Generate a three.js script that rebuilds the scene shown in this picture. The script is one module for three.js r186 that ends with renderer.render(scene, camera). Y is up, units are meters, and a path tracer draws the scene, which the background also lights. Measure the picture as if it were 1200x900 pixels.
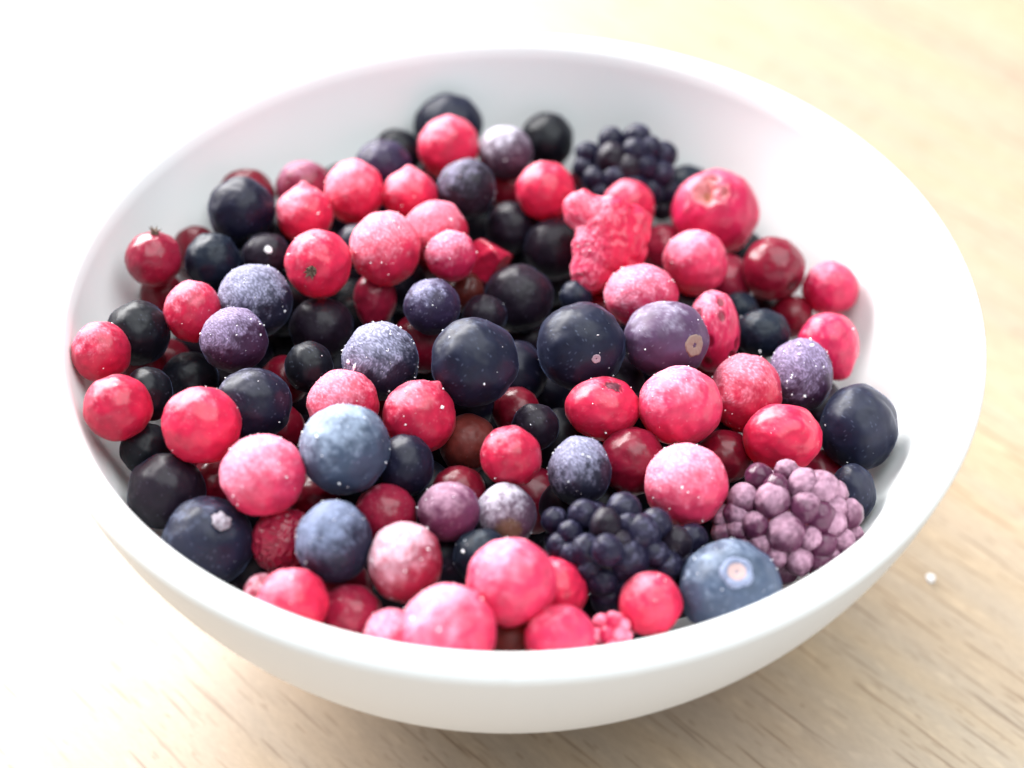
import * as THREE from 'three';
import { mergeGeometries } from 'three/addons/utils/BufferGeometryUtils.js';
import { RectAreaLightUniformsLib } from 'three/addons/lights/RectAreaLightUniformsLib.js';
import { createNoise3D } from 'simplex-noise';

// ---------------------------------------------------------------- camera, light, exposure
const MM = 0.001;
const scene = new THREE.Scene();
const camera = new THREE.PerspectiveCamera(26, 4 / 3, 0.01, 20);
camera.position.set(0.00013, 0.18599, 0.15482);
camera.lookAt(0.00013, 0.04, 0.00675);
camera.focus = 0.2;
camera.userData.fStop = 10.5;
scene.add(camera);

const renderer = new THREE.WebGLRenderer({ antialias: true });
renderer.setSize(1024, 768);
renderer.toneMapping = THREE.LinearToneMapping;
renderer.toneMappingExposure = 1.1;
renderer.shadowMap.enabled = true;
scene.background = new THREE.Color(0.16, 0.165, 0.175);  // unseen grey surround, added as weak ambient fill
RectAreaLightUniformsLib.init();
function areaLight(name, color, intensity, w, h, from, to) {
  const l = new THREE.RectAreaLight(color, intensity, w, h);
  l.name = name; l.position.set(...from); l.lookAt(...to); scene.add(l);
  return l;
}
areaLight('window_light', new THREE.Color(1.0, 0.99, 0.98), 24, 0.90, 0.54, [-0.48, 0.45, -0.64], [0, 0.03, 0]);
areaLight('overhead_fill', new THREE.Color(0.92, 0.98, 0.99), 5.4, 0.9, 0.8, [0.20, 0.85, 0.0], [0, 0.03, 0]);  // added overhead fill for bounced light; no lamp hangs there
areaLight('front_fill', new THREE.Color(0.84, 0.91, 1.0), 1.5, 1.2, 0.7, [0.1, 0.32, 1.0], [0, 0.03, 0]);  // added bluish fill from the front, brightens the near bowl wall

// ---------------------------------------------------------------- helpers
function rng(seed) { let a = seed >>> 0; return () => { a = (a + 0x6d2b79f5) | 0; let t = Math.imul(a ^ (a >>> 15), 1 | a); t = (t + Math.imul(t ^ (t >>> 7), 61 | t)) ^ t; return ((t ^ (t >>> 14)) >>> 0) / 4294967296; }; }
const N3 = createNoise3D(rng(11));
const sst = (a, b, x) => { const t = Math.min(1, Math.max(0, (x - a) / (b - a))); return t * t * (3 - 2 * t); };
const lerp = (a, b, t) => a + (b - a) * t;
const counts = {};
function numbered(name) { const k = counts[name] = (counts[name] ?? -1) + 1; return k ? name + '_' + String(k).padStart(3, '0') : name; }
function tag(o, label, category, group) { o.userData.label = label; o.userData.category = category; if (group) o.userData.group = group; return o; }
function mesh(name, geometry, material, parent) { const m = new THREE.Mesh(geometry, material); m.name = name; m.castShadow = m.receiveShadow = true; parent.add(m); return m; }
function dataTex(w, h, fill, srgb) {
  const d = new Uint8Array(w * h * 4); fill(d);
  const t = new THREE.DataTexture(d, w, h); t.magFilter = THREE.LinearFilter; t.minFilter = THREE.LinearFilter;
  if (srgb) t.colorSpace = THREE.SRGBColorSpace; t.needsUpdate = true; return t;
}

// ---------------------------------------------------------------- wooden table
const TEX = 2048, TILE = 0.3;
const pores = new Float32Array(TEX * TEX);
{
  const R = rng(77);
  for (let k = 0; k < 17000; k++) {
    const x0 = R() * TEX, y0 = R() * TEX, long = R() < 0.16, len = long ? 30 + R() * 60 : 5 + R() * 22, wd = long ? 0.7 + R() * 0.6 : 0.6 + R() * 0.6, dk = (long ? 0.5 + 0.5 * R() : 0.15 + 0.4 * R()), slope = (R() - 0.5) * 0.09;
    const clump = sst(-0.5, 0.6, N3(x0 * 0.0018, y0 * 0.006, 3));
    if (R() > 0.25 + 0.75 * clump) continue;
    for (let i = 0; i < len; i++) {
      const x = Math.floor(x0 + i) % TEX, yc = y0 + slope * i, fade = Math.sin(Math.PI * (i + 0.5) / len) ** 0.5;
      for (let j = -2; j <= 2; j++) { const y = Math.round(yc) + j, a = Math.max(0, 1 - Math.abs(y - yc) / (wd + 0.5)) * dk * fade, id = ((y + TEX) % TEX) * TEX + x; if (a > pores[id]) pores[id] = a; }
    }
  }
}
const woodMap = dataTex(TEX, TEX, (d) => {
  for (let y = 0; y < TEX; y++) for (let x = 0; x < TEX; x++) {
    const i = y * TEX + x, warp = 14 * N3(x * 0.0011, y * 0.0022, 9);
    const broad = N3(x * 0.0007, (y + warp) * 0.0048, 1), band = N3(x * 0.0016, (y + warp) * 0.021, 2), fib = N3(x * 0.020, (y + warp) * 0.12, 5), fine = N3(x * 0.09, y * 0.4, 7);
    const fleck = sst(0.55, 0.85, N3(x * 0.02, y * 0.06, 12));
    const t = 1 + 0.04 * broad + 0.018 * band + 0.022 * fib + 0.03 * fine + 0.05 * fleck, p = pores[i];
    d[i * 4] = Math.min(255, 166 * t * (1 - 0.34 * p)); d[i * 4 + 1] = Math.min(255, 146 * t * (1 - 0.42 * p) - 2 * band); d[i * 4 + 2] = Math.min(255, 123 * t * (1 - 0.5 * p) - 5 * band - 3 * broad); d[i * 4 + 3] = 255;
  }
}, true);
const woodBump = dataTex(TEX, TEX, (d) => { for (let i = 0; i < TEX * TEX; i++) { const v = 200 - 170 * pores[i] + 14 * N3((i % TEX) * 0.02, Math.floor(i / TEX) * 0.3, 5); d[i * 4] = d[i * 4 + 1] = d[i * 4 + 2] = Math.max(0, v); d[i * 4 + 3] = 255; } });
const woodRough = dataTex(TEX, TEX, (d) => { for (let i = 0; i < TEX * TEX; i++) { const v = 112 + 100 * pores[i] + 14 * N3((i % TEX) * 0.004, Math.floor(i / TEX) * 0.03, 6); d[i * 4] = d[i * 4 + 1] = d[i * 4 + 2] = Math.min(255, v); d[i * 4 + 3] = 255; } });
for (const t of [woodMap, woodBump, woodRough]) t.wrapS = t.wrapT = THREE.MirroredRepeatWrapping;
const woodMat = new THREE.MeshPhysicalMaterial({ map: woodMap, bumpMap: woodBump, bumpScale: 0.00006, roughnessMap: woodRough, roughness: 1, clearcoat: 1, clearcoatRoughness: 0.27, specularIntensity: 1 });
{
  const w = 1.4, dpt = 1.1, s = new THREE.Shape(); s.moveTo(-w / 2, -dpt / 2); s.lineTo(w / 2, -dpt / 2); s.lineTo(w / 2, dpt / 2); s.lineTo(-w / 2, dpt / 2);
  const g = new THREE.ExtrudeGeometry(s, { depth: 0.022, bevelEnabled: true, bevelThickness: 0.003, bevelSize: 0.003, bevelSegments: 3 });
  g.rotateX(-Math.PI / 2); g.computeBoundingBox(); g.translate(0, -g.boundingBox.max.y, 0);
  const p = g.attributes.position, uv = g.attributes.uv, a = THREE.MathUtils.degToRad(45), c = Math.cos(a), q = Math.sin(a);
  for (let i = 0; i < p.count; i++) { const x = p.getX(i), z = p.getZ(i) - p.getY(i); uv.setXY(i, (x * c + z * q) / TILE + 0.13, (-x * q + z * c) / TILE + 0.41); }
  const t = mesh('wooden_table', g, woodMat, scene); t.userData.kind = 'structure'; t.userData.label = 'light oak wooden table with fine dark diagonal grain';
}

// ---------------------------------------------------------------- white bowl
const RIM = 58, TOP = 50;
{
  const pts = [], V = (r, y) => pts.push(new THREE.Vector2(r * MM, y * MM));
  const inner = (h) => 54.4 * Math.pow(1 - Math.pow(h / 51, 1.64), 1 / 1.64), outer = (h) => RIM * Math.pow(1 - Math.pow(h / 56.26, 1.64), 1 / 1.64);
  V(0, 5.2); V(12, 5.25); V(19, 5.5);
  for (let h = 43.5; h > 1.9; h -= 0.8) V(inner(h), TOP - 0.1 - h);
  for (let k = 0; k <= 10; k++) { const a = Math.PI - Math.PI * k / 10; V(56.2 + 1.8 * Math.cos(a), TOP - 1.8 + 1.8 * Math.sin(a)); }
  for (let h = 3; h < 46; h += 0.9) V(outer(h), TOP - h);
  V(25.6, 3.4); V(25.3, 2.4); V(25.2, 0.7); V(24.6, 0.15); V(23.6, 0.15); V(23.0, 0.8); V(22.6, 2.2); V(12, 2.6); V(0, 2.6);
  const g = new THREE.LatheGeometry(pts, 220);
  const p = g.attributes.position;   // the slight unevenness of thrown and glazed ware
  for (let i = 0; i < p.count; i++) { const x = p.getX(i), y = p.getY(i), z = p.getZ(i), k = 1 + 0.0012 * N3(x * 22, y * 22, z * 22); p.setXYZ(i, x * k, y, z * k); }
  g.computeVertexNormals();
  const glaze = new THREE.MeshPhysicalMaterial({ color: new THREE.Color().setRGB(0.825, 0.845, 0.845), roughness: 0.48, specularIntensity: 0.7 });
  tag(mesh('bowl', g, glaze, scene), 'white glazed ceramic bowl filled with frozen berries on the wooden table', 'bowl');
}

// ---------------------------------------------------------------- berries: surface builder
const cubes = new Map();
function cubeSphere(n) {                                              // unit directions + shared index, joined along the cube's edges
  if (cubes.has(n)) return cubes.get(n);
  const key = new Map(), dirs = [], index = [], at = (x, y, z) => {
    const k = (x + n) * 4e6 + (y + n) * 2000 + z + n; let i = key.get(k);
    if (i === undefined) { i = dirs.length / 3; key.set(k, i); const f = (v) => Math.tan(v / n * Math.PI / 4), X = f(x), Y = f(y), Z = f(z), l = Math.hypot(X, Y, Z); dirs.push(X / l, Y / l, Z / l); }
    return i;
  };
  for (let axis = 0; axis < 3; axis++) for (const s of [-1, 1]) for (let i = -n; i < n; i += 2) for (let j = -n; j < n; j += 2) {
    const P = (a, b) => { const v = [0, 0, 0]; v[axis] = s * n; v[(axis + 1) % 3] = a; v[(axis + 2) % 3] = b; return at(...v); };
    const a = P(i, j), b = P(i + 2, j), c = P(i + 2, j + 2), d = P(i, j + 2);
    if (s > 0) index.push(a, b, c, a, c, d); else index.push(a, c, b, a, d, c);
  }
  const r = { dirs: Float32Array.from(dirs), index: new THREE.BufferAttribute(Uint32Array.from(index), 1), count: dirs.length / 3 };
  cubes.set(n, r); return r;
}
const TONES = {                                                       // base colour, frost colour, how waxy (0 crystals .. 1 smooth bloom)
  bright: [[0.734, 0.0205, 0.0806], [0.843, 0.325, 0.425], 0.3], red: [[0.571, 0.0147, 0.0611], [0.798, 0.28, 0.386], 0.2], pink: [[0.744, 0.0379, 0.122], [0.862, 0.359, 0.483], 0.35], rose: [[0.624, 0.0161, 0.0891], [0.816, 0.32, 0.438], 0.2],
  dull: [[0.306, 0.0102, 0.0408], [0.75, 0.52, 0.62], 0.4], dark: [[0.182, 0.0042, 0.0179], [0.42, 0.124, 0.185], 0.4], wine: [[0.224, 0.0056, 0.0269], [0.504, 0.186, 0.264], 0.5], plumred: [[0.221, 0.0127, 0.0425], [0.462, 0.236, 0.383], 0.5], brown: [[0.098, 0.0154, 0.0126], [0.336, 0.155, 0.165], 0.4],  // dark: redcurrants low in the heap, gap shade mixed into their colour
  black: [[0.00302, 0.00324, 0.00672], [0.197, 0.232, 0.33], 0.5], navy: [[0.00571, 0.00572, 0.0175], [0.304, 0.294, 0.428], 0.15], blue: [[0.00478, 0.0043, 0.0154], [0.183, 0.203, 0.368], 0.8], teal: [[0.00346, 0.00695, 0.0167], [0.128, 0.186, 0.24], 0.6],
  steel: [[0.0067, 0.00792, 0.022], [0.206, 0.241, 0.368], 0.6], pale: [[0.032, 0.048, 0.084], [0.319, 0.383, 0.51], 0.8], plum: [[0.00864, 0.00432, 0.0104], [0.232, 0.209, 0.312], 0.4],
  purple: [[0.0288, 0.00864, 0.0288], [0.3, 0.23, 0.38], 0.1], violet: [[0.0192, 0.0106, 0.036], [0.319, 0.302, 0.468], 0.3], lilac: [[0.072, 0.0336, 0.08], [0.36, 0.325, 0.432], 0.75], pearl: [[0.056, 0.024, 0.048], [0.6, 0.56, 0.66], 0.7], mauve: [[0.1, 0.02, 0.06], [0.41, 0.24, 0.325], 0.8],
  blackberry: [[0.00558, 0.00428, 0.0178], [0.252, 0.24, 0.386], 0.7],
};
const ramp = (a, b) => dataTex(64, 1, (d) => { for (let i = 0; i < 64; i++) { d[i * 4] = d[i * 4 + 1] = d[i * 4 + 2] = 255 * lerp(a, b, i / 63); d[i * 4 + 3] = 255; } });
const redSkin = new THREE.MeshPhysicalMaterial({ vertexColors: true, roughnessMap: ramp(0.30, 0.85), roughness: 1, ior: 1.4, transmission: 1, transmissionMap: ramp(0.34, 0.0), thickness: 0.008, attenuationColor: new THREE.Color(0.95, 0.06, 0.10), attenuationDistance: 0.008, sheen: 0.08, sheenRoughness: 0.5, sheenColor: new THREE.Color(1, 0.7, 0.8) });
const darkSkin = new THREE.MeshPhysicalMaterial({ vertexColors: true, roughnessMap: ramp(0.44, 0.8), roughness: 1, ior: 1.42, specularIntensity: 0.6, sheen: 0.35, sheenRoughness: 0.4, sheenColor: new THREE.Color(0.38, 0.52, 1) });
redSkin.name = 'red skin'; darkSkin.name = 'dark skin';
const ice = new THREE.MeshPhysicalMaterial({ color: new THREE.Color().setRGB(0.9, 0.9, 0.93), roughness: 0.35, ior: 1.31 });
const dry = new THREE.MeshStandardMaterial({ color: new THREE.Color().setRGB(0.10, 0.060, 0.042), roughness: 0.9 });
const paleScar = new THREE.MeshStandardMaterial({ color: new THREE.Color().setRGB(0.24, 0.155, 0.13), roughness: 0.9 });
const bloomed = new THREE.MeshStandardMaterial({ color: new THREE.Color().setRGB(0.17, 0.20, 0.30), roughness: 0.85 });
const fleshScar = new THREE.MeshStandardMaterial({ color: new THREE.Color().setRGB(0.44, 0.31, 0.30), roughness: 0.9 });
const knobSkin = new THREE.MeshStandardMaterial({ color: new THREE.Color().setRGB(0.27, 0.24, 0.28), roughness: 0.9 });
const rosyScar = new THREE.MeshStandardMaterial({ color: new THREE.Color().setRGB(0.32, 0.22, 0.26), roughness: 0.9 });

const VUP = new THREE.Vector3(0, 0.712, -0.702);                      // the way the oval berries stand
const FROST_LIT_DIR = [-0.42, 0.86, -0.28];  // real frost, with some whiteness of the window side painted into it
// o: r (mm), wide (width over mean), tone, frost, feature, dir, seed, n, shape(d) -> factor
function skin(o) {
  const { dirs, index, count } = cubeSphere(o.n), [base, fr, waxy] = TONES[o.tone], s = o.seed * 7.13, wide = o.wide ?? 1;
  const pos = new Float32Array(count * 3), col = new Float32Array(count * 3), uv = new Float32Array(count * 2), frost = new Float32Array(count);
  const RV = rng(o.seed * 101 + 7), reds = base[0] > 0.12, th = (reds ? 0.76 : lerp(0.80, 0.96, waxy)) - 1.15 * o.frost, soft = lerp(0.42, 0.85, waxy), grit = 1 - waxy, F = o.dir, lumps = o.lumps ?? 1.5;
  for (let i = 0; i < count; i++) {
    const x = dirs[i * 3], y = dirs[i * 3 + 1], z = dirs[i * 3 + 2];
    const n = (f, k) => N3(x * f + s, y * f + k, z * f - s);
    let rad = 1 + lumps * (0.022 * n(1.25, 0) + 0.006 * n(2.9, 3) + 0.0012 * n(7, 5));
    const up = x * FROST_LIT_DIR[0] + y * FROST_LIT_DIR[1] + z * FROST_LIT_DIR[2];
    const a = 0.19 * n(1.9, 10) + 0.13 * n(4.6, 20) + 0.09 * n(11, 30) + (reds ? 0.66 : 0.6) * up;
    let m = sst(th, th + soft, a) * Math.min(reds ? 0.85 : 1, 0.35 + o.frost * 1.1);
    const f1 = n(19, 40), f2 = (RV() - 0.5) * 1.7, f3 = n(9, 60);
    let fm = m * lerp(1, 0.22 + 0.95 * sst(-0.15, 0.55, 0.55 * f1 + 0.65 * f2 + 0.25 * f3), grit * 0.9) * (0.92 + 0.16 * f3);
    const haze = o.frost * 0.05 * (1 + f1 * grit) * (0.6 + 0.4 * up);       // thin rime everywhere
    const speck = sst(0.62, 0.80, f2 * 0.45 + n(27, 70) * 0.6) * Math.min(1, 0.3 + o.frost) * 0.7;
    fm = Math.min(1, Math.max(0, fm + haze + speck * (0.5 + 0.5 * m)));
    rad += m * (0.006 + grit * (0.006 * f1 + 0.006 * f2)) + speck * 0.008;
    const tone = 1 + 0.16 * n(2.3, 80) + 0.05 * n(8, 90);
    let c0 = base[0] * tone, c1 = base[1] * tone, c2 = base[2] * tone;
    if (F) {
      const dot = Math.min(1, Math.max(-1, x * F[0] + y * F[1] + z * F[2])), ang = Math.acos(dot);
      const to = (k, c, keep) => { c0 = lerp(c0, c[0], k); c1 = lerp(c1, c[1], k); c2 = lerp(c2, c[2], k); fm *= 1 - k * (1 - keep); };
      if (o.feature === 'nub') { rad += 0.16 * Math.exp(-((ang / 0.16) ** 2)); }
      if (o.feature === 'onion') { rad += 0.17 * Math.exp(-((ang / 0.22) ** 2)) + 0.05 * Math.exp(-((ang / 0.5) ** 2)); }
      if (o.feature === 'drip') { rad += 0.20 * Math.exp(-((ang / 0.38) ** 2)); }
      if (o.feature === 'dent') { const k = Math.exp(-((ang / 0.30) ** 2)); rad -= 0.10 * k; to(k * 0.85, [0.05, 0.012, 0.014], 0.2); }
      if (o.feature === 'dark') { const k = sst(0.34, 0.2, ang + 0.08 * f3); rad -= 0.05 * k; to(k * 0.9, [0.03, 0.02, 0.03], 0.5); }
      if (o.feature === 'patch') { const k = sst(0.55, 0.35, ang + 0.1 * f3); to(k * 0.6, [0.14, 0.09, 0.03], 0.4); }
      if (o.feature === 'crown' || o.feature === 'knob' || o.feature === 'scar' || o.feature === 'blossom') { rad -= 0.045 * Math.exp(-((ang / 0.3) ** 2)); }
      if (o.feature === 'torn') { const k = sst(1.25, 0.5, ang + 0.12 * f3), q = n(6.5, 110), e = n(15, 120); rad += k * (0.018 * q + 0.006 * e); fm = Math.min(1, fm + k * sst(-0.25, 0.5, 0.6 * e + 0.5 * q) * 0.6); c0 = lerp(c0, 0.75, k * 0.6); c1 = lerp(c1, 0.06, k * 0.6); c2 = lerp(c2, 0.17, k * 0.6); }
      if (o.feature === 'pit') {
        const w = ang + 0.15 * n(2.0, 100) + 0.05 * n(5, 105), rim = Math.exp(-(((w - 0.42) / 0.12) ** 2)), hole = sst(0.40, 0.12, w);
        rad += 0.035 * rim - 0.24 * hole; to(sst(0.5, 0.25, w) * 0.75, [0.75, 0.36, 0.33], 0.6); to(sst(0.2, 0.05, w) * 0.8, [0.45, 0.16, 0.06], 0.2);
      }
    }
    if (o.shape) rad *= o.shape(x, y, z, n);
    if (o.pits) { let k = 0; for (const q of o.pits) { const g = x * q[0] + y * q[1] + z * q[2]; if (g > 0.96) k = Math.max(k, sst(0.982, 0.995, g)); } rad -= 0.05 * k; c0 = lerp(c0, 0.16, k * 0.8); c1 = lerp(c1, 0.008, k * 0.8); c2 = lerp(c2, 0.02, k * 0.8); fm *= 1 - 0.8 * k; }
    let px = x * rad, py = y * rad, pz = z * rad;
    if (wide !== 1) { const t = py * VUP.y + pz * VUP.z, k = 1 / wide - 1; px *= wide; py += VUP.y * t * k; pz += VUP.z * t * k; }
    pos[i * 3] = px * o.r * MM; pos[i * 3 + 1] = py * o.r * MM; pos[i * 3 + 2] = pz * o.r * MM;
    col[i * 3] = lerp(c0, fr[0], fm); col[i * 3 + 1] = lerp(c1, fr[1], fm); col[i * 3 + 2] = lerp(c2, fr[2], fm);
    frost[i] = fm; uv[i * 2] = lerp(0.02, 0.98, Math.min(1, fm * 1.3)); uv[i * 2 + 1] = 0.5;
  }
  const g = new THREE.BufferGeometry();
  g.setAttribute('position', new THREE.BufferAttribute(pos, 3)); g.setAttribute('color', new THREE.BufferAttribute(col, 3)); g.setAttribute('uv', new THREE.BufferAttribute(uv, 2)); g.setIndex(index);
  g.computeVertexNormals(); g.userData.frost = frost;
  return g;
}
const grain = [0, 1, 2].map((k) => { const g = new THREE.OctahedronGeometry(1, 0), R = rng(500 + k), p = g.attributes.position; const mv = new Map(); for (let i = 0; i < p.count; i++) { const q = [p.getX(i), p.getY(i), p.getZ(i)].join(); if (!mv.has(q)) mv.set(q, 0.55 + R() * 0.6); const f = mv.get(q); p.setXYZ(i, p.getX(i) * f, p.getY(i) * f, p.getZ(i) * f); } g.computeVertexNormals(); g.deleteAttribute('uv'); return g; });
function iceGrains(parent, g, howMany, seed, size = 1) {              // loose crystals frozen onto the skin, joined into one part
  const R = rng(seed), p = g.attributes.position, nn = g.attributes.normal, fr = g.userData.frost, list = [], m = new THREE.Matrix4(), q = new THREE.Quaternion(), e = new THREE.Euler();
  for (let tries = 0; list.length < howMany && tries < howMany * 6; tries++) {
    const i = Math.floor(R() * p.count); const cl = N3(p.getX(i) * 420 + seed, p.getY(i) * 420, p.getZ(i) * 420); if (nn.getY(i) < -0.3 || R() > (0.10 + fr[i] * 1.2) * sst(-0.25, 0.5, cl)) continue;
    const s = (0.04 + 0.17 * R() ** 4) * MM * size; e.set(R() * 6, R() * 6, R() * 6); q.setFromEuler(e);
    m.compose(new THREE.Vector3(p.getX(i) + nn.getX(i) * s * 0.3, p.getY(i) + nn.getY(i) * s * 0.3, p.getZ(i) + nn.getZ(i) * s * 0.3), q, new THREE.Vector3(s, s * (0.5 + 1.6 * R() ** 2), s * (0.5 + 0.6 * R())));
    list.push(grain[Math.floor(R() * 3)].clone().applyMatrix4(m));
  }
  if (!list.length) return;
  mesh('ice_grains', mergeGeometries(list), ice, parent).userData.kind = 'stuff';
}
const Y = new THREE.Vector3(0, 1, 0);
function onSkin(o, geometry, material, name, parent, depth) {         // a part built along +y, set on the skin at the feature's place
  const d = new THREE.Vector3(...o.dir).normalize(), m = mesh(name, geometry, material, parent);
  let k = o.r * depth; const t = d.dot(VUP), w = o.wide ?? 1; const e = d.clone().multiplyScalar(w).addScaledVector(VUP, t * (1 / w - w));
  m.position.copy(e.multiplyScalar(k * MM)); m.quaternion.setFromUnitVectors(Y, d);
  return m;
}
function crownGeometry(r, seed) {                                     // a blueberry's crown: a low ragged collar with five lobes round a dished scar
  const R = rng(seed), g = [], seg = 40, prof = [[0, -0.02], [0.30, -0.01], [0.55, 0.02], [0.66, 0.10], [0.78, 0.20], [0.92, 0.17], [1.02, 0.05], [1.06, -0.06]];
  const lobes = Array.from({ length: 5 }, () => 0.6 + 0.6 * R()), l = new THREE.LatheGeometry(prof.map(([a, b]) => new THREE.Vector2(a, b)), seg), p = l.attributes.position;
  for (let i = 0; i < p.count; i++) {
    const x = p.getX(i), z = p.getZ(i), a = (Math.atan2(z, x) / (2 * Math.PI) + 1) % 1, k = Math.cos((a * 5 % 1 - 0.5) * Math.PI) ** 0.8 * lobes[Math.floor(a * 5) % 5], rr = Math.hypot(x, z), u = sst(0.6, 0.85, rr);
    p.setXYZ(i, x * (1 + 0.12 * u * (k - 0.5)), p.getY(i) * (1 + u * (0.9 * k - 0.4)), z * (1 + 0.12 * u * (k - 0.5)));
  }
  l.scale(r * MM, r * MM, r * MM); l.computeVertexNormals(); return l;
}
function tuftGeometry(r, seed) {                                      // a currant's dried flower: crumpled sepals round a small dark boss
  const R = rng(seed), parts = [];
  for (let k = 0; k < 7; k++) { const c = new THREE.ConeGeometry(0.30, 0.85, 6, 3), p = c.attributes.position; for (let i = 0; i < p.count; i++) { const y = p.getY(i); p.setXYZ(i, p.getX(i), y, p.getZ(i) * 0.45 - 0.35 * (y + 0.4) ** 2); } c.translate(0, 0.38, 0); c.rotateX(0.95 + 0.4 * R()); c.rotateY(k / 7 * 6.283 + 0.3 * R()); c.translate(0, 0.12, 0); parts.push(c); }
  const b = new THREE.SphereGeometry(0.45, 12, 8); b.scale(1, 0.6, 1); parts.push(b);
  const g = mergeGeometries(parts); g.scale(r * MM, r * MM, r * MM); g.computeVertexNormals(); return g;
}
function scarGeometry(r) {                                            // a flat round stalk scar with a dimple
  const g = new THREE.LatheGeometry([[0, -0.30], [0.10, -0.26], [0.16, -0.03], [0.34, 0.03], [0.62, 0.02], [0.88, 0.05], [1.0, 0.0], [1.06, -0.14]].map(([a, b]) => new THREE.Vector2(a, b)), 36), p = g.attributes.position;
  for (let i = 0; i < p.count; i++) { const x = p.getX(i), y = p.getY(i), z = p.getZ(i), k = 1 + 0.09 * N3(x * 1.4, 4, z * 1.4); p.setXYZ(i, x * k, y + 0.05 * N3(x * 4, 8, z * 4), z * k); }
  g.scale(r * MM, r * MM, r * MM); g.computeVertexNormals(); return g;
}

function lumpGeometry(r, seed, flat) {                                // a small uneven lump
  const g = new THREE.IcosahedronGeometry(1, 3), p = g.attributes.position;
  for (let i = 0; i < p.count; i++) { const x = p.getX(i), y = p.getY(i), z = p.getZ(i), k = (1 + 0.3 * N3(x * 1.3 + seed, y * 1.3, z * 1.3) + 0.1 * N3(x * 3.5, y * 3.5, z * 3.5 + seed)) * r * MM; p.setXYZ(i, x * k, y * k * flat, z * k); }
  g.computeVertexNormals(); return g;
}

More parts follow.
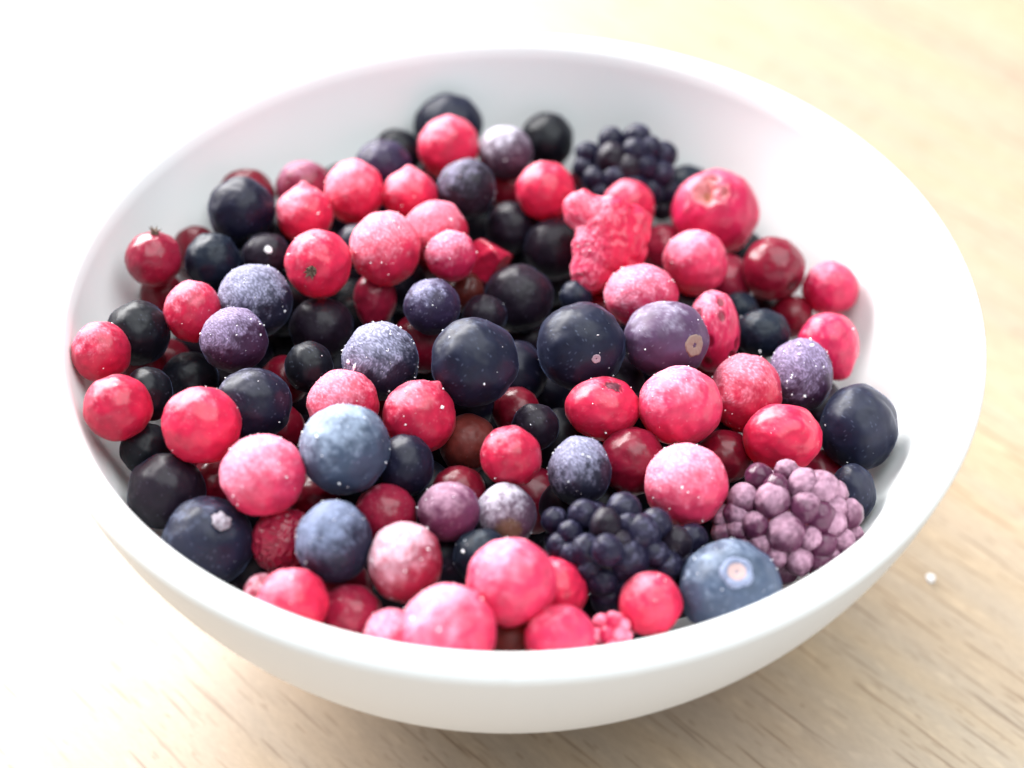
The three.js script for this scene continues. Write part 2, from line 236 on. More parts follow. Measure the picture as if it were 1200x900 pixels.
// ---------------------------------------------------------------- the berries that show: kind, x, y, z, radius (mm), width, tone, frost, feature, its direction, label
const BERRIES = [
  ['R', -46.4, 45.9, -10.4, 3.66, 1.00, 'dull', 0.10, 'blossom', [0.12,0.94,-0.33], 'smooth dull red redcurrant resting alone against the shaded grey bowl wall'],
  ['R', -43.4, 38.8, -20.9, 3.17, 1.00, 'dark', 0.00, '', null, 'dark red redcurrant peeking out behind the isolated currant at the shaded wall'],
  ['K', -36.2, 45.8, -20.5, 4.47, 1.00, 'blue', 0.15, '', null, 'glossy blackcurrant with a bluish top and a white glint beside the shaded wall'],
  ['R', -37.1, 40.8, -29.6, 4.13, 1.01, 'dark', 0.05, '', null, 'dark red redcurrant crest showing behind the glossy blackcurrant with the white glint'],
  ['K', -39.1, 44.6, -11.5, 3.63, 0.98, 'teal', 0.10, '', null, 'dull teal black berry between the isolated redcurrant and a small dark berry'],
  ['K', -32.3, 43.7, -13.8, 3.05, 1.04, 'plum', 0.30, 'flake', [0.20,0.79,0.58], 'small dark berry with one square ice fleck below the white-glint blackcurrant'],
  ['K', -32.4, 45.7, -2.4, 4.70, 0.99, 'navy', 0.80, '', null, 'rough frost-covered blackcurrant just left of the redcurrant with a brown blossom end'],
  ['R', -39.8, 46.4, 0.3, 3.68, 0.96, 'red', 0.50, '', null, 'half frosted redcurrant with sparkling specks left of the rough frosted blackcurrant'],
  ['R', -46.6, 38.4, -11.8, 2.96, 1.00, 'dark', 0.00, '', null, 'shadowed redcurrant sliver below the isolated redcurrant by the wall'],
  ['K', -46.5, 44.9, 2.7, 3.99, 0.99, 'black', 0.10, '', null, 'smooth black berry with a pale sheen on top, behind the leftmost redcurrant'],
  ['R', -49.8, 46.8, 8.2, 3.63, 0.97, 'red', 0.45, '', null, 'frosted redcurrant that is the leftmost berry in the bowl'],
  ['R', -46.1, 47.1, 17.9, 3.95, 1.01, 'red', 0.30, '', null, 'large redcurrant with a pale cap just below the leftmost redcurrant'],
  ['K', -44, 43.5, 12, 3.15, 0.95, 'black', 0.15, '', null, 'small black berry wedged behind the two leftmost redcurrants'],
  ['K', -40.7, 38.4, 4.4, 3.62, 1.02, 'black', 0.10, '', null, 'black berry deep in shade above the bright smooth redcurrant'],
  ['R', -35.8, 47.5, 21.1, 4.54, 1.00, 'bright', 0.35, '', null, 'bright smooth redcurrant with a white top, nearest the left rim\'s inner shade'],
  ['P', -33.8, 47.3, 6.5, 4.01, 1.01, 'purple', 0.70, '', null, 'purple berry under even white frost, below the rough frosted blackcurrant'],
  ['K', -30.7, 45.2, 15.5, 4.47, 1.02, 'navy', 0.30, '', null, 'broad dark berry with a frosty shoulder behind the bright smooth redcurrant'],
  ['K', -43.5, 41.3, 19.1, 3.10, 0.98, 'black', 0.05, '', null, 'shadowed black berry with a tiny blue glint under the large left redcurrants'],
  ['K', -40.1, 41.2, 25.8, 4.47, 1.00, 'plum', 0.15, '', null, 'big dusky purple-black berry touching the front left bowl wall'],
  ['B', -34.3, 40.6, 32.9, 5.18, 1.01, 'steel', 0.40, 'knob', [0.40,0.90,0.17], 'large blue-black berry with a pale knobbly end against the front left wall'],
  ['R', -27.9, 47.1, 28.6, 4.71, 1.02, 'pink', 0.75, '', null, 'plump pink redcurrant with frost flakes, beside the pale blueberry'],
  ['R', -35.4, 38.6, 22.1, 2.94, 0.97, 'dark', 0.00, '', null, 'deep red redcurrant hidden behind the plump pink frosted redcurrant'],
  ['R', -25.8, 40.5, 32.7, 3.74, 0.99, 'dull', 0.10, '', null, 'dull shrivelled redcurrant between two blue-black berries at the front'],
  ['B', -19.5, 44.8, 36.3, 4.38, 0.97, 'steel', 0.85, '', null, 'blue-black berry with a white frosted cap, above the front left rim'],
  ['R', -23.5, 43.2, 43.6, 3.82, 1.01, 'bright', 0.45, '', null, 'glossy pink redcurrant with a white sheen cut off by the front left rim'],
  ['R', -27.2, 39.9, 40.1, 2.55, 1.00, 'dull', 0.40, '', null, 'purplish frosted redcurrant squeezed between a large dark berry and the rim'],
  ['R', -17.5, 39.6, 42.5, 3.42, 1.01, 'dull', 0.10, '', null, 'dull red redcurrant low behind the rim, below the white-capped dark berry'],
  ['R', -11.6, 43.7, 38.4, 4.26, 0.95, 'dull', 0.70, '', null, 'oval redcurrant with a thick white ice cap, in the front middle'],
  ['R', -14.3, 41.7, 29.8, 3.61, 1.00, 'dull', 0.15, '', null, 'dull red redcurrant with a small pale spot behind the oval ice-capped one'],
  ['B', -18.9, 47.9, 25.3, 5.19, 0.99, 'pale', 0.78, '', null, 'pale powder-blue bloomed blueberry, the lightest blue berry in the middle'],
  ['K', -12.2, 43.7, 24, 3.46, 0.94, 'navy', 0.15, '', null, 'dark berry with a red fleck tucked beside the pale powder-blue blueberry'],
  ['R', -19.9, 45.7, 16, 4.20, 1.01, 'red', 0.70, '', null, 'frost-dusted redcurrant half behind the pale powder-blue blueberry'],
  ['R', -10.9, 44.8, 17, 4.30, 1.01, 'red', 0.40, 'nub', [0.50,0.72,-0.48], 'tapered redcurrant with icy specks right of the pale powder-blue blueberry'],
  ['B', -15.8, 45.9, 8.8, 4.72, 0.99, 'navy', 0.75, '', null, 'ice-speckled dark blueberry left of the big glossy speckled blueberry'],
  ['B', -4.4, 47.3, 10.4, 5.29, 0.99, 'steel', 0.35, '', null, 'big glossy blue-black blueberry flecked with white ice, at the centre'],
  ['P', -9.9, 45.8, -1.2, 3.55, 1.00, 'violet', 0.55, '', null, 'small violet frosted berry just above the big centre blueberry'],
  ['K', -24.9, 43.6, 7.4, 3.05, 0.97, 'black', 0.25, '', null, 'small black berry with a pink frost streak in the dark left gap'],
  ['K', -24.5, 40.2, -3.4, 4.03, 1.01, 'plum', 0.10, '', null, 'dark brownish berry in shade below the redcurrant with the blossom end'],
  ['R', -17.8, 40.8, -8.1, 3.12, 0.93, 'dull', 0.10, '', null, 'dull red pointed redcurrant glimpsed under the large frosted pair'],
  ['R', -24.6, 47.7, -7.3, 4.31, 0.99, 'bright', 0.40, 'blossom', [-0.10,0.47,0.88], 'bright redcurrant showing its brown dried blossom end'],
  ['R', -16.2, 47.4, -10.7, 4.69, 0.97, 'bright', 0.80, '', null, 'large thickly frosted redcurrant right of the one with the blossom end'],
  ['R', -27.7, 45.4, -20.1, 3.84, 0.99, 'bright', 0.55, 'nub', [0.00,0.90,-0.44], 'redcurrant with a tiny frosted tip right of the white-glint blackcurrant'],
  ['R', -21.4, 45.3, -25.2, 4.19, 0.97, 'bright', 0.65, '', null, 'redcurrant with a snowy white crown, in the upper left group'],
  ['R', -13.8, 44.9, -24.9, 3.66, 1.05, 'bright', 0.50, 'onion', [0.00,0.90,-0.44], 'onion-shaped redcurrant with a pointed frosted nub on top'],
  ['R', -10, 45, -17.2, 4.15, 1.01, 'red', 0.80, '', null, 'redcurrant with a sugary frost cap between the large frosted one and dark berries'],
  ['R', -7.8, 46.3, -10.5, 3.32, 1.00, 'rose', 0.70, '', null, 'small rose redcurrant with crystalline frost above the violet berry'],
  ['R', -3, 41.6, -15.3, 2.80, 1.02, 'red', 0.05, '', null, 'angular red currant piece beside the small crystalline rose one'],
  ['R', -8.9, 43.7, -37.4, 4.43, 0.99, 'bright', 0.45, '', null, 'bright redcurrant with a pink side standing in front of the rearmost dark berry'],
  ['K', -9.2, 40.9, -46.5, 4.91, 1.03, 'steel', 0.15, '', null, 'rearmost blue-black berry, the topmost in the photo'],
  ['K', -18.1, 43, -33.9, 3.91, 1.02, 'violet', 0.30, '', null, 'violet-topped dark berry behind the onion-shaped redcurrant'],
  ['K', -16.7, 39.4, -41.8, 3.62, 1.00, 'black', 0.10, '', null, 'blackish berry crest behind the violet-topped berry near the back wall'],
  ['K', -24.4, 39.9, -33.8, 3.10, 1.02, 'black', 0.10, '', null, 'black berry sliver between two upper redcurrants near the back wall'],
  ['R', -28.9, 42.3, -30, 3.88, 1.02, 'plumred', 0.40, '', null, 'plum-coloured redcurrant with violet frost near the shaded back wall'],
  ['K', -6.1, 45.1, -26.1, 4.03, 0.99, 'plum', 0.60, '', null, 'frosted dark berry directly below the bright upright redcurrant'],
  ['P', -0.8, 42.8, -37.4, 3.84, 1.02, 'pearl', 0.75, '', null, 'pearly purple berry with a whitish left side near the back'],
  ['K', 5.3, 39.5, -44.8, 4.02, 0.97, 'black', 0.05, '', null, 'smooth round black berry alone against the back wall'],
  ['R', 4.7, 44, -27.1, 4.06, 0.99, 'bright', 0.35, '', null, 'round bright redcurrant below the smooth round black berry'],
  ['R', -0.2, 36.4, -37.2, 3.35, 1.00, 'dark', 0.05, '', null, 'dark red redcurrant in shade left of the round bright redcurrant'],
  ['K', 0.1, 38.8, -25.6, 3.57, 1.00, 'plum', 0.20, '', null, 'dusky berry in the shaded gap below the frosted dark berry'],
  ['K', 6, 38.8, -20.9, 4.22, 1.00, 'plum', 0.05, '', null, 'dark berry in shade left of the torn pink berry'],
  ['M', 16.5, 39.4, -36.6, 6.55, 1.07, 'blackberry', 0.38, '', null, 'black bramble berry of many drupelets near the back wall'],
  ['K', 25.7, 35.3, -37.8, 3.99, 1.00, 'teal', 0.05, '', null, 'dark round berry between the black bramble berry and the large pitted pink berry'],
  ['T', 28.5, 40.1, -27.2, 6.01, 1.01, 'rose', 0.35, 'pit', [-0.30,0.90,0.32], 'large pink-red berry with a pale torn pit on its top'],
  ['N', 12.4, 44.6, -16.1, 6.23, 0.95, 'bright', 0.35, 'torn', [-0.80,0.09,0.59], 'torn lumpy pink berry with a ragged frosted side'],
  ['R', 16.5, 39.7, -28.9, 3.77, 0.98, 'bright', 0.40, '', null, 'pink redcurrant behind the torn lumpy berry'],
  ['R', 21.5, 35.2, -25.3, 3.42, 1.02, 'dull', 0.10, '', null, 'dull red redcurrant in the gap behind a pink frosted one'],
  ['R', 24.7, 41.2, -15.2, 4.34, 1.00, 'pink', 0.55, '', null, 'pink frosted redcurrant just below the large pitted pink berry'],
  ['R', 16.8, 43.3, -6.1, 4.39, 1.08, 'rose', 0.75, '', null, 'wide redcurrant with white frost blotches above the brown-scarred blueberry'],
  ['R', 29.7, 34.9, -18.5, 3.77, 0.97, 'dull', 0.10, '', null, 'dull red redcurrant behind the pink one under the large pitted berry'],
  ['R', 35.6, 38.7, -16.9, 4.28, 1.00, 'wine', 0.05, 'dent', [0.55,-0.09,0.83], 'wine-red smooth currant with a dark dent near the bright right wall'],
  ['R', 43.5, 36.2, -15.6, 3.78, 1.02, 'rose', 0.40, '', null, 'shiny redcurrant with a white streak, the farthest right in the upper row'],
  ['R', 41.3, 37.6, -2.9, 4.16, 0.96, 'rose', 0.25, 'drip', [0.45,-0.41,0.79], 'rose currant with a drooping tip against the bright right wall'],
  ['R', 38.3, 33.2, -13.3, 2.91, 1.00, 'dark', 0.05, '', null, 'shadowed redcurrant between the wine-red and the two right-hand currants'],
  ['K', 33, 37.6, -5, 3.41, 1.05, 'teal', 0.30, '', null, 'dark greenish berry with frost on top behind the sparkling purple one'],
  ['K', 30.7, 35.8, -11.6, 2.53, 1.00, 'teal', 0.30, '', null, 'small dark greenish berry behind the elongated pink berry'],
  ['E', 26.1, 40.4, -2.5, 4.24, 0.80, 'rose', 0.45, '', null, 'elongated pink berry with small dark pits behind the brown-scarred blueberry'],
  ['B', 19.3, 44.3, 3.2, 5.11, 1.04, 'lilac', 0.55, 'scar', [0.62,0.41,0.67], 'lilac bloomed blueberry with a round brown scar'],
  ['B', 8.7, 44.6, 4.9, 5.50, 1.00, 'steel', 0.30, 'fleck', [0.30,0.44,0.85], 'big dark blueberry with a tiny pink fleck left of the lilac scarred one'],
  ['K', 1, 39.3, -10.1, 4.58, 1.01, 'plum', 0.15, '', null, 'large dull purple berry in shade above the centre blueberries'],
  ['R', -6.1, 39.9, -10.8, 2.60, 1.00, 'brown', 0.10, '', null, 'brownish red currant in shade beside the small violet berry'],
  ['K', -3.4, 40.9, -4.9, 2.82, 1.02, 'plum', 0.20, '', null, 'small dusky berry just behind the big centre blueberry'],
  ['K', 8.6, 39.9, -9.7, 2.20, 0.97, 'steel', 0.20, '', null, 'tiny blue-black berry above the big dark blueberry'],
  ['R', 11.1, 42.8, 13.8, 4.16, 1.09, 'bright', 0.30, 'dark', [0.25,0.96,-0.09], 'flattened redcurrant with ice grit along its top, below the dark blueberry'],
  ['R', 20.3, 43.7, 14.3, 4.92, 1.02, 'pink', 0.50, '', null, 'plump bright pink redcurrant directly below the lilac scarred blueberry'],
  ['R', 29.1, 40.4, 8.8, 4.65, 0.96, 'red', 0.60, '', null, 'redcurrant with a thick frosty crown between the plump pink and the purple berry'],
  ['R', 32.8, 40.2, 16.2, 4.47, 1.08, 'bright', 0.25, '', null, 'glossy redcurrant with a vertical white streak above the mauve bramble berry'],
  ['P', 36.7, 38.8, 4, 4.37, 0.94, 'purple', 0.80, '', null, 'dark purple berry sparkling with ice crystals by the right-hand currants'],
  ['B', 43.2, 37, 11.4, 5.08, 0.94, 'steel', 0.25, '', null, 'blue-black blueberry at the far right touching the bright wall'],
  ['K', 41.2, 35.7, 21.1, 3.12, 0.89, 'steel', 0.20, '', null, 'small dark berry under the far right blueberry, beside the mauve bramble berry'],
  ['R', 26.1, 36.6, 16, 3.40, 1.02, 'dark', 0.05, '', null, 'dark red redcurrant in shade behind the pink flake-frosted one'],
  ['R', 14.5, 40.3, 20.2, 4.02, 0.99, 'wine', 0.10, '', null, 'wine-red smooth redcurrant under the plump bright pink one'],
  ['R', 20.3, 42.7, 26.1, 4.78, 1.01, 'pink', 0.70, '', null, 'pink flake-frosted redcurrant between the two front bramble berries'],
  ['K', 8, 43.3, 24.5, 3.86, 0.95, 'navy', 0.75, '', null, 'dark berry with a white granular frost cap above the black front bramble'],
  ['P', 2.9, 40.6, 14.8, 2.90, 1.00, 'plum', 0.25, '', null, 'small dusky purple berry above the small glossy redcurrant'],
  ['R', 0.7, 38.6, 10.1, 2.97, 1.00, 'dark', 0.10, '', null, 'dark red redcurrant in shade under the big centre blueberry'],
  ['R', 0, 44.7, 23.5, 3.56, 1.00, 'red', 0.35, '', null, 'small glossy redcurrant with a violet sheen at the middle of the bowl'],
  ['K', -5.2, 40, 17, 3.55, 0.99, 'brown', 0.10, '', null, 'dark brownish berry in shade below the big centre blueberry'],
  ['R', -6.1, 41, 25.6, 3.08, 1.03, 'dark', 0.15, '', null, 'dull red redcurrant behind the mauve frosted pair'],
  ['P', -7, 43.6, 31, 3.47, 1.03, 'mauve', 0.75, '', null, 'mauve frosted berry, left one of the frosted pair in the front middle'],
  ['P', -0.6, 42, 30.2, 3.60, 0.97, 'pearl', 0.70, 'patch', [0.10,0.30,0.95], 'mauve berry with a yellowish patch, right one of the frosted pair'],
  ['K', -3.2, 41.5, 35.8, 3.20, 1.02, 'teal', 0.35, '', null, 'blue-grey berry peeking out behind the large pale pink front currant'],
  ['R', 0.1, 44.8, 42, 4.83, 1.01, 'pink', 0.50, '', null, 'largest pale pink redcurrant, sitting highest by the front rim'],
  ['R', 5.2, 39.6, 38.8, 3.52, 0.97, 'bright', 0.25, '', null, 'orange-red redcurrant behind the largest pale pink one'],
  ['R', -6.5, 44.5, 48.3, 4.94, 1.00, 'pink', 0.60, '', null, 'big blurred pink redcurrant cut off by the front rim'],
  ['R', -12.8, 40.9, 46.3, 3.03, 1.03, 'pink', 0.70, '', null, 'small pale pink redcurrant at the front rim beside the big blurred one'],
  ['R', 5.3, 41.8, 47.2, 3.65, 1.05, 'pink', 0.30, 'onion', [0.20,0.98,-0.08], 'pink redcurrant with a knob on top, cut off by the front rim'],
  ['F', 10.8, 39.9, 45.1, 2.04, 1.00, 'rose', 0.60, '', null, 'small pink raspberry fragment at the front rim'],
  ['R', 15.3, 40.9, 41.9, 3.51, 0.99, 'bright', 0.40, '', null, 'bright redcurrant at the front rim below the black bramble berry'],
  ['B', 24.4, 40.4, 39.6, 5.58, 1.02, 'pale', 0.52, 'crown', [0.00,0.96,0.29], 'large powder-blue blueberry showing its crown against the front rim'],
  ['M', 11.4, 40.1, 34.4, 7.05, 1.18, 'blackberry', 0.22, '', null, 'black bramble berry of loose drupelets at the front middle'],
  ['M', 32.1, 38.5, 28.5, 7.41, 1.10, 'mauve', 0.80, '', null, 'mauve frosted bramble berry by the front right rim'],
  ['K', -0.1, 38, 44.5, 2.71, 1.04, 'brown', 0.05, '', null, 'dark berry in the gap between two pink currants at the front rim'],
  ['R', -23.1, 39.1, 25.1, 3.01, 1.00, 'dark', 0.05, '', null, 'dark red redcurrant in shade under the pale powder-blue blueberry'],
];
const KIND = {
  R: ['redcurrant', 'redcurrant', 'redcurrants heaped in the bowl', redSkin], K: ['blackcurrant', 'blackcurrant', 'blackcurrants heaped in the bowl', darkSkin], B: ['blueberry', 'blueberry', 'blueberries heaped in the bowl', darkSkin],
  P: ['purple_berry', 'berry', 'purple frosted berries in the bowl', darkSkin], M: ['blackberry', 'blackberry', 'bramble berries in the bowl', darkSkin], T: ['pink_berry', 'berry', null, redSkin], N: ['torn_berry', 'berry', null, redSkin], E: ['pink_berry', 'berry', null, redSkin], F: ['raspberry', 'raspberry', null, redSkin],
};
// the drupelets of the bramble berries: offset from the berry's middle and radius (mm)
const DRUPELETS = [
  // black bramble berry of many drupelets near the back wall
  [[-2.2, 4.5, -2.4, 1.72], [1.5, 4.7, -2.6, 1.72], [-5.5, 2.7, -1.4, 1.60], [-2.3, 3.6, 0.9, 1.96], [0.9, 4.4, 0.3, 1.60], [3.3, 4.1, -0.7, 1.60], [5.3, 2.9, -0.9, 1.72], [-4.7, 1.3, 2.4, 1.60], [-6.1, 1.6, 0.3, 1.47], [0.2, 3.1, 2.4, 1.72], [2.5, 3.0, 2.1, 1.60], [4.8, 1.6, 1.9, 1.84], [3.3, -0.0, 3.8, 1.72], [5.9, -1.2, 2.3, 1.60], [-1.6, 1.9, 3.3, 1.72], [5.2, -3.5, 3.1, 1.60], [0.9, 1.2, 3.9, 1.72], [-3.4, -0.1, 3.9, 1.60], [-0.6, -0.6, 4.6, 1.72], [2.3, -2.3, 4.5, 1.60]],
  // small pink raspberry fragment at the front rim
  [[-1.0, 1.2, -0.4, 0.83], [0.2, 1.5, -0.5, 0.83], [1.3, 1.1, -0.2, 0.74], [-0.5, 0.8, 0.8, 0.83], [0.8, 0.6, 0.8, 0.83], [-1.4, 0.5, 0.6, 0.74], [1.7, 0.2, 0.6, 0.65], [0.1, -0.2, 1.4, 0.83]],
  // black bramble berry of loose drupelets at the front middle
  [[-6.5, 2.7, -2.8, 1.35], [-3.2, 4.3, -2.2, 1.54], [1.3, 4.6, -2.8, 1.74], [-0.8, 4.5, -0.4, 1.74], [3.1, 3.8, 0.0, 1.93], [4.8, 3.8, -1.4, 1.54], [-4.8, 3.7, -0.1, 1.26], [-3.0, 2.9, 1.9, 1.74], [1.7, 2.3, 2.6, 2.12], [7.1, 1.8, -0.3, 1.74], [6.1, 0.9, 2.3, 1.54], [-1.3, 0.6, 4.1, 1.64], [-0.7, -1.7, 4.7, 1.64], [9.2, 1.2, -1.5, 1.54], [-4.7, 2.6, 1.9, 1.26], [3.9, 0.1, 3.7, 1.64], [1.7, -0.5, 4.5, 1.54], [-2.6, 1.9, 3.3, 1.35], [-6.0, 2.6, 0.7, 1.26], [8.0, -0.1, 0.6, 1.35], [4.6, 2.5, 1.9, 1.45], [0.8, 3.9, 1.5, 1.26], [1.7, 4.7, -0.5, 1.16]],
  // mauve frosted bramble berry by the front right rim
  [[-0.7, 2.5, 3.3, 2.08], [-5.4, 3.8, -0.5, 1.59], [-2.2, 4.6, 0.5, 1.79], [-3.4, 4.7, -3.2, 1.49], [-0.2, 5.3, -3.5, 1.29], [1.5, 5.2, -1.4, 1.79], [3.5, 4.7, -1.2, 1.89], [5.2, 4.1, -1.1, 1.39], [1.4, 4.4, 1.3, 1.69], [3.2, 3.6, 2.0, 1.59], [6.8, 2.3, 0.4, 1.49], [5.0, 3.8, 0.7, 1.29], [4.6, 2.9, 2.1, 1.49], [7.5, 0.0, 1.6, 1.09], [5.8, 0.6, 3.1, 1.49], [3.5, 1.4, 4.0, 1.39], [-7.4, 1.5, 0.2, 1.39], [-7.2, 0.3, 1.7, 1.59], [-6.2, 2.8, 0.8, 1.39], [-2.0, 0.2, 5.0, 1.39], [0.8, -0.2, 5.1, 1.59], [3.3, -0.5, 4.8, 1.39], [4.6, -0.4, 4.4, 1.19], [-4.2, 2.8, 2.5, 1.49], [-3.6, 1.1, 4.1, 1.39], [-5.2, 0.2, 3.8, 1.29], [-6.0, 1.7, 2.3, 1.29], [-1.7, 5.4, -1.0, 1.29], [1.8, 2.3, 3.9, 1.29]],
];
function tornShape() {                                                // a torn berry: a body with two lobes and a ragged bite out of its side
  const blobs = [[-3.1, 3.4, 0.6, 2.6], [4.0, 1.5, 0.4, 2.5], [1.1, -1.2, 0, 4.7], [-1.6, -3.9, 1.0, 3.0], [0.6, 1.6, 0.6, 3.7], [-2.2, -0.9, 1.6, 2.2]];
  const X = new THREE.Vector3(1, 0, 0), V = VUP, B = new THREE.Vector3().crossVectors(X, V);
  const c = blobs.map(([a, b, d, r]) => [X.x * a + V.x * b + B.x * d, V.y * b + B.y * d, V.z * b + B.z * d, r]);
  return (x, y, z, n) => {
    let t = 9;
    for (let k = 0; k < 60; k++) {
      let d = 99; for (const [a, b, e, r] of c) { const q = Math.hypot(x * t - a, y * t - b, z * t - e) - r, h = Math.max(0, 1.1 - Math.abs(d - q)) / 1.1; d = Math.min(d, q) - h * h * 1.1 * 0.25; }
      if (d < 0.01) break; t -= Math.max(0.01, d * 0.8);
    }
    return Math.max(1.5, t) / 6.11 * (1 + 0.04 * n(3.0, 200));
  };
}
const drupeGeometries = new Map();
function drupe(tone, frost, k) {
  const key = tone + k;  if (!drupeGeometries.has(key)) drupeGeometries.set(key, skin({ n: 14, r: 1, tone, frost, seed: 300 + k * 5 + tone.length, lumps: 2.2 })); return drupeGeometries.get(key);
}
let brambles = 0;
BERRIES.forEach(([kind, x, y, z, r, wide, tone, frost, feature, dir, label], at) => {
  const [name, category, group, material] = KIND[kind], seed = at + 1;
  if (kind === 'M' || kind === 'F') {                                 // built of drupelets, each a part
    const list = DRUPELETS[brambles++], t = new THREE.Group(), R = rng(seed * 31), mauve = tone === 'mauve', mat = kind === 'F' || mauve ? redSkin : darkSkin;
    t.name = numbered(name); t.position.set(x * MM, y * MM, z * MM); tag(t, label, category, group ?? undefined); scene.add(t);
    const c = mesh('core', skin({ n: 20, r: r * (kind === 'F' ? 0.62 : 0.66), wide, tone: kind === 'F' ? 'rose' : mauve ? 'plumred' : 'black', frost: 0.05, seed, lumps: 3 }), kind === 'F' || mauve ? redSkin : darkSkin, t);
    const put = [...list], up = new THREE.Vector3();
    const mean = list.reduce((a, b) => a + b[3], 0) / list.length;
    for (let k = 0; k < 90; k++) {                                    // the sides turned away
      const h = 1 - 2 * (k + 0.5) / 90, a = k * 2.39996, q = Math.sqrt(1 - h * h), v = new THREE.Vector3(q * Math.cos(a), h, q * Math.sin(a)), s = v.dot(VUP);
      v.multiplyScalar(wide).addScaledVector(VUP, s * (1 / wide - wide)).multiplyScalar(r * 0.78);
      if (put.every((o) => Math.hypot(o[0] - v.x, o[1] - v.y, o[2] - v.z) > (o[3] + mean) * 0.86)) put.push([v.x, v.y, v.z, mean * (0.9 + 0.2 * R())]);
    }
    put.forEach(([dx, dy, dz, dr], k) => {
      const d = mesh('drupelet', k % 6 === 3 ? drupe(mauve || kind === 'F' ? tone : 'plum', 0.3, 5 + k % 3) : drupe(tone, frost, k % 5), mat, t); d.position.set(dx * MM, dy * MM, dz * MM);
      d.scale.set(dr * (1.08 + 0.14 * R()), dr * (1.10 + 0.16 * R()), dr * (1.08 + 0.14 * R())); d.rotation.set((R() - 0.5) * 0.7, R() * 6.28, (R() - 0.5) * 0.7);
    });
    return;
  }
  const big = r > 3.4 && tone !== 'dark', o = { n: kind === 'T' || kind === 'N' ? 64 : big ? 38 : 26, r, wide, tone, frost, feature, dir, seed };
  if (kind === 'N') { o.shape = tornShape(); o.lumps = 0.5; }
  if (kind === 'E') { const R = rng(9); o.pits = Array.from({ length: 70 }, (_, k) => { const h = 1 - 2 * (k + 0.5) / 70, a = k * 2.39996 + R() * 0.3, q = Math.sqrt(1 - h * h); return [q * Math.cos(a), h, q * Math.sin(a)]; }).filter(() => R() < 0.4); o.lumps = 1.6; }
  if (label.includes('shrivelled')) o.shape = (a, b, c, n) => 1 - 0.09 * Math.abs(n(2.6, 220)) + 0.03;
  if (label.includes('angular')) o.shape = (a, b, c) => { let f = 1.12; for (const [p, q, s, h] of [[0.5, 0.7, -0.5, 0.72], [-0.6, 0.75, 0.2, 0.75], [0.75, -0.3, 0.6, 0.7], [-0.3, 0.3, 0.9, 0.72]]) { const g = a * p + b * q + c * s; if (g > 0) f = Math.min(f, h / g); } return f; };
  if (label.includes('pointed redcurrant')) o.shape = (a, b, c) => { const t = -(b * VUP.y + c * VUP.z); return 1 - 0.12 * (t + 0.2) + 0.3 * Math.max(0, t) ** 3; };
  if (label.includes('tapered')) o.shape = (a, b, c) => 1 + 0.05 * Math.max(0, -(b * VUP.y + c * VUP.z) + 0.3 * a) ** 2;
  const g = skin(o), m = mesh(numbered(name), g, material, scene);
  m.position.set(x * MM, y * MM, z * MM); tag(m, label, category, group ?? undefined);
  if (frost >= 0.2 && tone !== 'dark') iceGrains(m, g, Math.round((14 + 90 * frost) * (r / 4.5) ** 2), seed * 17, label.includes('sparkling') || label.includes('flecked') || label.includes('grit') || label.includes('speck') ? 1.6 : 1);
  if (feature === 'crown') { const c = onSkin(o, crownGeometry(r * 0.30, seed), bloomed, 'crown', m, 0.945); mesh('crown_scar', scarGeometry(r * 0.2), fleshScar, c).position.y = r * 0.012 * MM; }
  if (feature === 'knob') onSkin(o, lumpGeometry(r * 0.19, seed, 0.7), knobSkin, 'stalk_knob', m, 0.985);
  if (feature === 'flake') onSkin(o, lumpGeometry(r * 0.15, seed, 0.35), ice, 'ice_flake', m, 1.0);
  if (feature === 'blossom') onSkin(o, tuftGeometry(r * 0.36, seed), dry, 'blossom_end', m, 0.965);
  if (feature === 'scar') onSkin(o, scarGeometry(r * 0.27), paleScar, 'stalk_scar', m, 0.962);
  if (feature === 'fleck') onSkin(o, scarGeometry(r * 0.1), rosyScar, 'skin_fleck', m, 0.99);
});

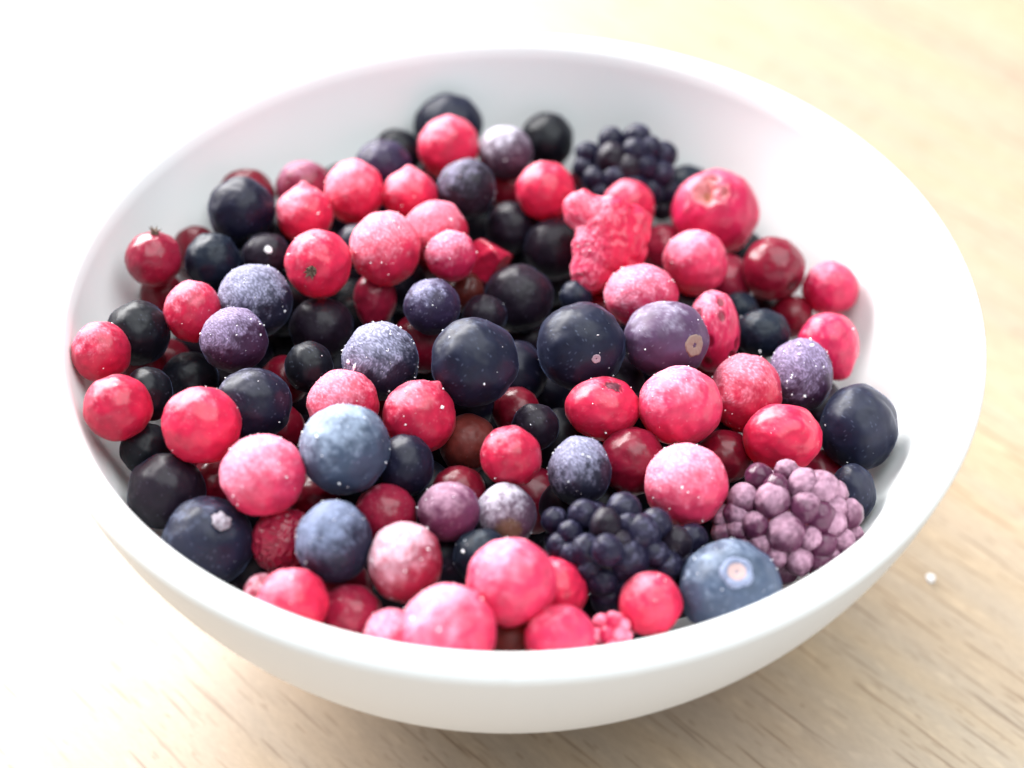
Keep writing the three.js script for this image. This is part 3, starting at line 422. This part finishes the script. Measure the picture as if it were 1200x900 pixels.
// ---------------------------------------------------------------- the layer beneath, glimpsed in the gaps: x, y, z, radius (mm), kind
const LOWER = [
  [6.1, 34.5, 11.7, 4.3, 'K'],
  [6.4, 36.7, 24.2, 3.1, 'K'],
  [-20.4, 43.7, -15.5, 3.1, 'K'],
  [5.3, 31.2, -24.3, 4.4, 'K'],
  [-30, 33.3, 30.1, 4.1, 'K'],
  [-7.5, 35.9, 31.3, 4.4, 'K'],
  [-30.1, 37.3, -11.3, 4.4, 'K'],
  [21.5, 34.7, 25, 3.8, 'K'],
  [0.4, 38.1, 3, 4.3, 'K'],
  [-20.1, 34.7, -10.9, 4.1, 'K'],
  [39.7, 29.7, 13.1, 3.5, 'R'],
  [-15.2, 35.9, -16.7, 3.8, 'K'],
  [-22.4, 32, -17.4, 3.4, 'K'],
  [2.5, 32.1, -9.5, 3.2, 'K'],
  [-5.7, 38.9, 9.4, 3.6, 'K'],
  [0.1, 29.6, -30.7, 4.3, 'K'],
  [-11.4, 38.7, -2.2, 4.0, 'R'],
  [4, 31, 0, 4.3, 'K'],
  [-9.1, 32.7, 12.6, 4.4, 'K'],
  [39.4, 30.7, 2.3, 4.5, 'K'],
  [-47, 38.2, 1.7, 3.0, 'R'],
  [-11.1, 30.9, -5, 4.5, 'K'],
  [19.1, 34.5, 34.9, 3.3, 'K'],
  [-28.3, 38.7, 13.4, 3.1, 'R'],
  [-31.9, 30, -11.7, 3.2, 'K'],
  [13.2, 36.7, 3.6, 3.9, 'K'],
  [-24.1, 33.1, -3.8, 3.4, 'K'],
  [-18.3, 37.5, 21.8, 3.3, 'K'],
  [15.9, 37.4, 10.9, 3.6, 'K'],
  [-45.1, 34.6, -2.8, 3.1, 'R'],
  [-4, 29, -38.1, 4.4, 'K'],
  [2.7, 32.8, 19.7, 4.1, 'R'],
  [11.4, 35.3, -11, 3.6, 'R'],
  [-28.5, 39.3, 5.3, 3.1, 'R'],
  [-28.9, 32.9, 2.7, 3.8, 'K'],
  [25.1, 32.7, -3.4, 3.8, 'R'],
  [10.8, 33.9, 20.7, 3.5, 'K'],
  [10.9, 31.2, 36.4, 3.1, 'K'],
  [-37.6, 38.9, -18.4, 3.3, 'K'],
  [21.2, 27.7, 25.1, 3.3, 'K'],
  [23.1, 34, -14.4, 3.3, 'K'],
  [25.7, 33.7, 9.1, 3.1, 'K'],
  [28.1, 29.8, 14.6, 4.0, 'K'],
  [-32.4, 39.1, -23.2, 4.0, 'K'],
  [10.2, 26.4, -28.3, 3.7, 'K'],
  [15.7, 30.8, 17, 3.4, 'K'],
  [-20.3, 35.6, 36.3, 4.5, 'R'],
  [10.9, 33, -40.7, 3.7, 'R'],
  [-14.6, 30.5, 33.7, 3.6, 'K'],
  [34.9, 30.1, -16.8, 3.1, 'K'],
  [-16.8, 27, -18.9, 4.4, 'K'],
  [-30.8, 33.4, 22, 4.3, 'K'],
  [19.8, 32.3, 9.6, 3.1, 'K'],
  [-12.1, 35.9, -23, 3.3, 'R'],
  [-4.4, 36.6, -17.4, 3.0, 'R'],
  [-1.7, 24.6, -0.4, 4.5, 'K'],
  [1.9, 25.6, 19.2, 3.3, 'K'],
  [-9.4, 30.6, -26.6, 3.9, 'K'],
  [-36.9, 34.1, -0.2, 4.1, 'K'],
  [-16.6, 38.1, 7.7, 3.4, 'R'],
  [32.6, 31.5, -28.3, 3.9, 'K'],
  [-22.3, 31.9, -24.6, 3.8, 'K'],
  [-35, 31.7, -6.7, 3.1, 'K'],
  [6.8, 36.9, -30.7, 4.5, 'K'],
  [-35.5, 35.9, 16.6, 3.4, 'R'],
  [-18.5, 35.8, -35.2, 3.8, 'K'],
  [-3.8, 26.6, 11.5, 4.0, 'K'],
  [-17.7, 28.7, 27.5, 3.8, 'K'],
  [15.8, 33.4, -3.7, 4.6, 'K'],
  [-2.8, 30.1, 41.7, 3.9, 'K'],
  [-39.1, 38.1, -11.2, 3.1, 'K'],
  [32.5, 26.7, 8.4, 4.3, 'K'],
  [7.2, 18.9, -29.8, 4.5, 'K'],
  [14.9, 26.1, 34.3, 3.8, 'K'],
  [-25.2, 33.4, -34.8, 3.6, 'K'],
  [-10.7, 36.7, 22.2, 4.2, 'K'],
  [-41.6, 31.9, -8.6, 4.0, 'K'],
  [-6.5, 30.8, -18.4, 3.5, 'K'],
  [26.7, 22.7, 17.8, 4.1, 'K'],
  [-23.7, 36.8, 18.7, 3.2, 'K'],
  [15.6, 30.2, -14, 3.7, 'K'],
  [12.1, 30.1, 8, 4.3, 'K'],
  [-10.1, 35.9, -39, 3.9, 'K'],
  [-15.4, 30.9, 6.8, 4.1, 'K'],
  [-42.3, 34.5, 14.6, 4.0, 'R'],
  [19.6, 29, -28.9, 4.1, 'K'],
  [2.5, 25.9, 39.5, 3.2, 'K'],
  [31.4, 31, -8.9, 3.3, 'K'],
  [-26.6, 32, 10.3, 4.4, 'K'],
  [-4, 34.1, 25.1, 3.1, 'K'],
];
const lowShape = {}; for (const k of ['K', 'R']) lowShape[k] = [0, 1, 2].map((i) => skin({ n: 16, r: 1, tone: k === 'K' ? ['black', 'plum', 'navy'][i] : ['dark', 'wine', 'dark'][i], frost: 0.12, seed: 900 + i }));  // dark tones put the shade of the gaps into the skin colour
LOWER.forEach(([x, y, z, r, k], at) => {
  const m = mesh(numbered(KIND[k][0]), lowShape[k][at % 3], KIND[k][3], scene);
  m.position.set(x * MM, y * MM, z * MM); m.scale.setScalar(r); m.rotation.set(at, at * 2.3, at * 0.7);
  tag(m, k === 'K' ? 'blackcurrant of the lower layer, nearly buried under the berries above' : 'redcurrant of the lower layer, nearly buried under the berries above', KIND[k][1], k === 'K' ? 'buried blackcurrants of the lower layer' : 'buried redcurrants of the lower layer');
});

// ---------------------------------------------------------------- a crumb of ice on the table
{
  const g = new THREE.IcosahedronGeometry(0.62 * MM, 1), p = g.attributes.position; for (let i = 0; i < p.count; i++) { const x = p.getX(i), y = p.getY(i), z = p.getZ(i), k = 1 + 0.28 * N3(x * 1600, y * 1600, z * 1600); p.setXYZ(i, x * k, y * k * 0.7, z * k); }
  g.computeVertexNormals();
  const m = mesh('ice_crumb', g, ice, scene); m.position.set(0.0596, 0.00036, 0.0059); tag(m, 'tiny white crumb of ice on the bare wood beside the bowl', 'crumb');
}
renderer.render(scene, camera);
